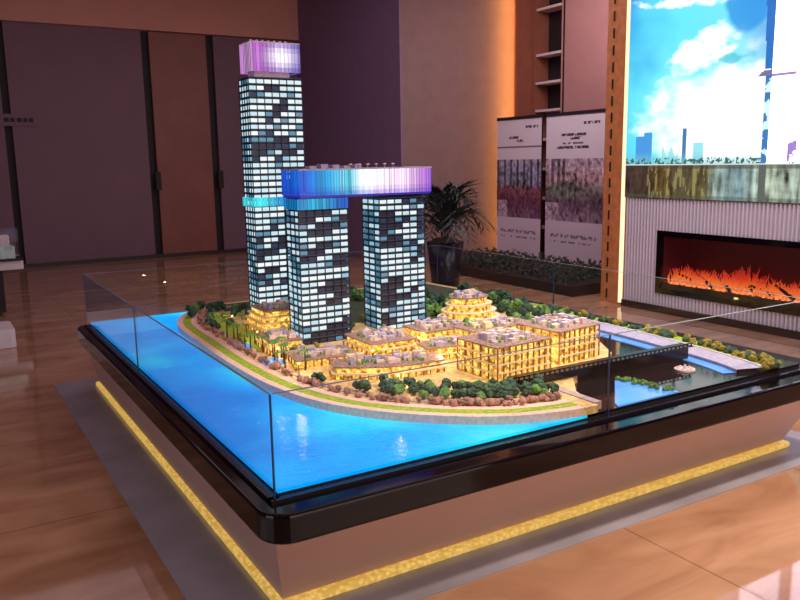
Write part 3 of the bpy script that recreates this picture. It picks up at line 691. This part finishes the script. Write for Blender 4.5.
# ---------------------------------------------------------------- low model buildings
def block(label, x, y, w, d, floors, fh, rz=0, inset=0, cols=True, rooft=True, shape='rect'):
    t = thing('model_building', label, 'model building', (x, y, ZL), math.radians(rz))
    def outline(a, b):
        if shape == 'round': return [(a*math.cos(k*math.pi/14), b*math.sin(k*math.pi/14)) for k in range(28)]
        if shape == 'bow':   # curved front
            n = 12; return [(-a+2*a*k/n, -b+.22*b*(1-math.cos((k/n-.5)*math.pi*1.0))*1.5-.3*b*math.cos((k/n-.5)*math.pi)) for k in range(n+1)]+[(a, b), (-a, b)]
        return rrect(-a, a, -b, b, min(a, b)*.12, 2)
    for k in range(floors):
        a = w/2-inset*k; b = d/2-inset*k
        bm = bmesh.new(); prism(bm, outline(a*.93, b*.93), k*fh, (k+1)*fh-.006)
        obj('lit_storey', bm, M['yel'], t)
        bm = bmesh.new(); prism(bm, outline(a, b), (k+1)*fh-.007, (k+1)*fh); obj('floor_slab', bm, M['slab' if k < floors-1 else 'roofd'], t)
    a = w/2; b = d/2; H = fh*(floors if inset < .001 else 1)-.006; P = []
    if shape == 'round': P = [(a*.96*math.cos(i*math.pi/9), b*.96*math.sin(i*math.pi/9)) for i in range(18)]
    else:
        n = max(3, int(w/.04)); yb = lambda q: -b*.965-(b*.30*math.cos((q-.5)*math.pi)-.33*b*(1-math.cos((q-.5)*math.pi)) if shape == 'bow' else 0)
        P = [(-a*.95+2*a*.95*i/n, yb(i/n)) for i in range(n+1)]
        if shape == 'rect': n = max(2, int(d/.05)); P += [(-a*.965, -b*.95+2*b*.95*i/n) for i in range(1, n+1)]
    for x_, y_ in P: pbox('column', M['colm'], t, x_-.003, x_+.003, y_-.003, y_+.003, 0, H)
    if rooft:
        a = (w/2-inset*(floors-1))*.8; b = (d/2-inset*(floors-1))*.75; z = floors*fh
        for k in range(max(10, int(w*d*420))):
            x_ = R.uniform(-a, a)*.85; y_ = R.uniform(-b, b)*.85; s = R.uniform(.006, .022)
            pbox('roof_unit', M[R.choice(('rooft', 'rooft', 'slab', 'lilac'))], t, x_-s, x_+s, y_-s*.7, y_+s*.7, z-.001, z+R.uniform(.006, .034))
        for k in range(max(4, int(w*d*260))):
            x_ = R.uniform(-a, a)*.9; y_ = R.uniform(-b, b)*.9; r_ = R.uniform(.006, .012)
            bm = bmesh.new(); prism(bm, [(x_+r_*math.cos(i), y_+r_*math.sin(i)) for i in range(6)], z, z+.014, [(x_+r_*.5*math.cos(i), y_+r_*.5*math.sin(i)) for i in range(6)])
            obj('roof_shrub', bm, M['leafg'], t)
    return t
block('stepped yellow-lit model building between the tallest and nearest towers', 1.80, 4.50, .34, .36, 4, .034, 0, .014)
block('yellow-lit podium model building left of the nearest tower', 1.60, 3.98, .20, .30, 2, .034, -6, .008)
block('low yellow-lit model building in front of the nearest tower', 1.68, 3.60, .34, .24, 1, .040, -8)
block('pale-roofed model building right of the nearest tower foot', 2.06, 3.66, .30, .34, 2, .034, 0, .006)
block('long curved low yellow-lit model building facing the water', 1.84, 3.20, .56, .20, 2, .030, -19, .008, shape='bow')
block('square yellow-lit model building at the foot of the right tower', 2.44, 3.66, .36, .26, 2, .040, 0, .008)
block('round three-tiered yellow-lit model building behind the right side', 2.87, 3.95, .42, .36, 4, .042, 0, .026, shape='round')
block('colonnaded four-storey model building with yellow windows behind the viaduct', 2.33, 2.92, .36, .30, 4, .040, 4, 0)
block('right colonnaded five-storey model building with yellow windows behind the viaduct', 2.74, 2.99, .32, .30, 4, .042, 6, 0)
block('yellow-lit model building behind the two colonnaded blocks', 2.62, 3.38, .46, .22, 3, .038, 4, .006)
block('pale small model building nearest the dark water at the right', 3.12, 3.42, .28, .22, 2, .034, 0, .004)
block('low pale-roofed model building left of the colonnaded blocks', 2.24, 3.31, .26, .16, 2, .034, -10, .004)

for k, (x, y) in enumerate(((1.56, 4.22), (1.50, 3.76), (1.88, 3.42), (1.46, 3.40), (2.24, 3.55), (2.10, 3.12), (2.54, 2.86), (2.52, 3.18), (2.90, 3.24), (2.66, 3.60), (1.75, 2.95), (1.60, 4.76))):
    t = thing('added_lantern', 'tiny added lantern post with a warm glow among the low buildings', 'lantern', (x, y, ZL), 0, 'added lanterns glowing among the model buildings')  # posts added to bring yellow glow between the buildings
    bm = bmesh.new(); tube(bm, (0, 0, 0), (0, 0, .05), .002, .002, 6); obj('post', bm, M['trunk'], t)
    bm = bmesh.new(); bmesh.ops.create_icosphere(bm, subdivisions=2, radius=.006)
    for v in bm.verts: v.co.z += .055
    obj('lamp_globe', bm, M['globe'], t)
    lamp('lantern_fill_light', 'POINT', (x, y, ZL+.075), .55, (1, .68, .25), shadow_soft_size=.01)  # added point fill that warms the model ground

# ---------------------------------------------------------------- model trees
def crown(bm, c, r, n=3, seed=0):
    rr = random.Random(seed)
    for k in range(n):
        s = r*rr.uniform(.6, .85); o_ = Vector((rr.uniform(-.45, .45)*r, rr.uniform(-.45, .45)*r, rr.uniform(-.3, .5)*r))
        g = bmesh.ops.create_icosphere(bm, subdivisions=2, radius=s)
        for v in g['verts']:
            v.co *= 1+rr.uniform(-.22, .22); v.co += Vector(c)+o_
def tree(label, group, m, h, r, seed, name='model_tree'):
    t = thing(name, label, 'model tree', group=group)
    bm = bmesh.new(); tube(bm, (0, 0, 0), (0, 0, h), r*.12, r*.08, 6); obj('trunk', bm, M['trunk'], t)
    bm = bmesh.new(); crown(bm, (0, 0, h+r*.3), r, 3, seed); obj('crown', bm, m, t)
    return t
def palm(label, group):
    t = thing('model_palm', label, 'model tree', group=group)
    bm = bmesh.new(); tube(bm, (0, 0, 0), (0, 0, .09), .005, .003, 6); obj('trunk', bm, M['trunk'], t)
    bm = bmesh.new()
    for k in range(9):
        a = k*.7; d_ = Vector((math.cos(a), math.sin(a), 0)); s = Vector((-d_.y, d_.x, 0))*.007; z = Vector((0, 0, .09))
        P = [z, z+d_*.02+Vector((0, 0, .010)), z+d_*.038+Vector((0, 0, -.004))]
        v = [bm.verts.new(x) for x in (P[0], P[1]+s, P[2], P[1]-s)]; bm.faces.new(v)
    obj('crown', bm, M['leafg'], t)
    return t
FOOT = [(1.63, 1.97, 4.32, 4.68), (1.50, 1.70, 3.83, 4.13), (1.51, 1.85, 3.48, 3.72), (1.91, 2.21, 3.49, 3.83), (2.26, 2.62, 3.53, 3.79), (2.66, 3.08, 3.77, 4.13),
        (2.15, 2.51, 2.77, 3.07), (2.58, 2.90, 2.84, 3.14), (2.39, 2.85, 3.27, 3.49), (2.98, 3.26, 3.31, 3.53), (2.15, 2.41, 3.22, 3.38), (1.70, 2.05, 3.93, 4.19), (2.27, 2.62, 4.02, 4.27), (1.79, 2.2, 4.9, 5.18), (1.52, 2.2, 3.02, 3.38)]
def free(x, y, pad=.015): return not any(a-pad < x < b+pad and c-pad < y < d_+pad for a, b, c, d_ in FOOT)
def inpoly(x, y, P):
    c = False
    for i in range(len(P)):
        (x1, y1), (x2, y2) = P[i], P[i-1]
        if (y1 > y) != (y2 > y) and x < (x2-x1)*(y-y1)/(y2-y1)+x1: c = not c
    return c
LP = LAND+LR[1:]
TAKEN = []
def scatter(protos, n, area, z=ZL, sc=(.7, 1.15), land=True, mind=.026):
    k = 0; tries = 0; used = set()
    while k < n and tries < n*60:
        tries += 1
        x, y = area()
        if land and not inpoly(x, y, LP): continue
        if not free(x, y) or any((x-a)**2+(y-b)**2 < mind**2 for a, b in TAKEN): continue
        TAKEN.append((x, y)); p = protos[R.randrange(len(protos))]; s = R.uniform(*sc)
        if p.name in used: dup(p, (x, y, z), R.uniform(0, 6), s)
        else: used.add(p.name); p.location = (x, y, z); p.scale = (s, s, s)
        k += 1
    for p in protos:
        if p.name not in used: p.location = (*area(), z)
def along(P, d0, d1, t0=0, t1=1):
    def f():
        A = offs(P, R.uniform(d0, d1)); s = R.uniform(t0, t1)*(len(P)-1); i = min(int(s), len(P)-2); q = s-i
        return (A[i][0]*(1-q)+A[i+1][0]*q, A[i][1]*(1-q)+A[i+1][1]*q)
    return f
rect = lambda a, b, c, d_: (lambda: (R.uniform(a, b), R.uniform(c, d_)))
G1 = 'pink blossom trees along the promenade'
scatter([tree('tiny pink blossom tree in the row along the promenade', G1, M[m_], .010, .017, s) for s, m_ in ((1, 'pinkf'), (2, 'pinkf'), (3, 'pinkd'))], 130, along(SHs, .128, .160, .12, .99), mind=.0125)
G2 = 'dark green trees before the low buildings'
scatter([tree('tiny dark green tree in the belt before the low lit buildings', G2, M[m_], .022, .024, s) for s, m_ in ((4, 'leafd'), (5, 'leafd'), (6, 'leafg'))], 75, along(SHs, .20, .36, .52, .99), mind=.026)
G3 = 'green trees at the far left of the island'
scatter([tree('tiny green tree in the cluster left of the tallest tower', G3, M[m_], .026, .030, s) for s, m_ in ((7, 'leafd'), (8, 'leafg'), (9, 'leafd'))], 44, rect(1.42, 2.3, 4.62, 5.4), mind=.036)
G4 = 'green trees behind the lit buildings'
scatter([tree('tiny green tree in the wood behind the round tiered building', G4, M[m_], .028, .034, s) for s, m_ in ((10, 'leafd'), (11, 'leafg'), (12, 'leafd'))], 110, (lambda: (R.uniform(2.62, 3.5), R.uniform(3.5, 4.9)) if R.random() < .7 else (R.uniform(2.65, 3.0), R.uniform(4.2, 5.3))), mind=.040, sc=(.7, 1.3))
G5 = 'trees between the low buildings'
scatter([tree('tiny olive tree standing between the low lit buildings', G5, M[m_], .020, .022, s) for s, m_ in ((13, 'leafy'), (14, 'leafy'), (15, 'leafd'))], 34, rect(1.45, 3.1, 3.0, 4.4), mind=.03)
scatter([palm('tiny palm tree beside the small blue pools left of the nearest tower', 'palms by the pools')], 16, rect(1.38, 1.56, 3.35, 4.4), mind=.03)
G6 = 'shrubs of the hedge along the ring road'
def ring(): return along(RD, -.10, -.03, .0, .9)()
scatter([tree('tiny olive green shrub in the hedge outside the ring road', G6, M[m_], .006, .024, s, 'model_shrub') for s, m_ in ((16, 'leafd'), (17, 'leafy'))], 70, ring, z=.524, land=False, mind=.022)
G7 = 'shrubs on the pond bank'
scatter([tree('tiny green shrub on the bank of the small right pond', G7, M['leafg'], .004, .014, 18, 'model_shrub')], 20, lambda: (lambda q: (2.79-q*.06+R.uniform(-.035, .01), 2.28+q*.28))(R.random()), z=.516, land=False, mind=.016)
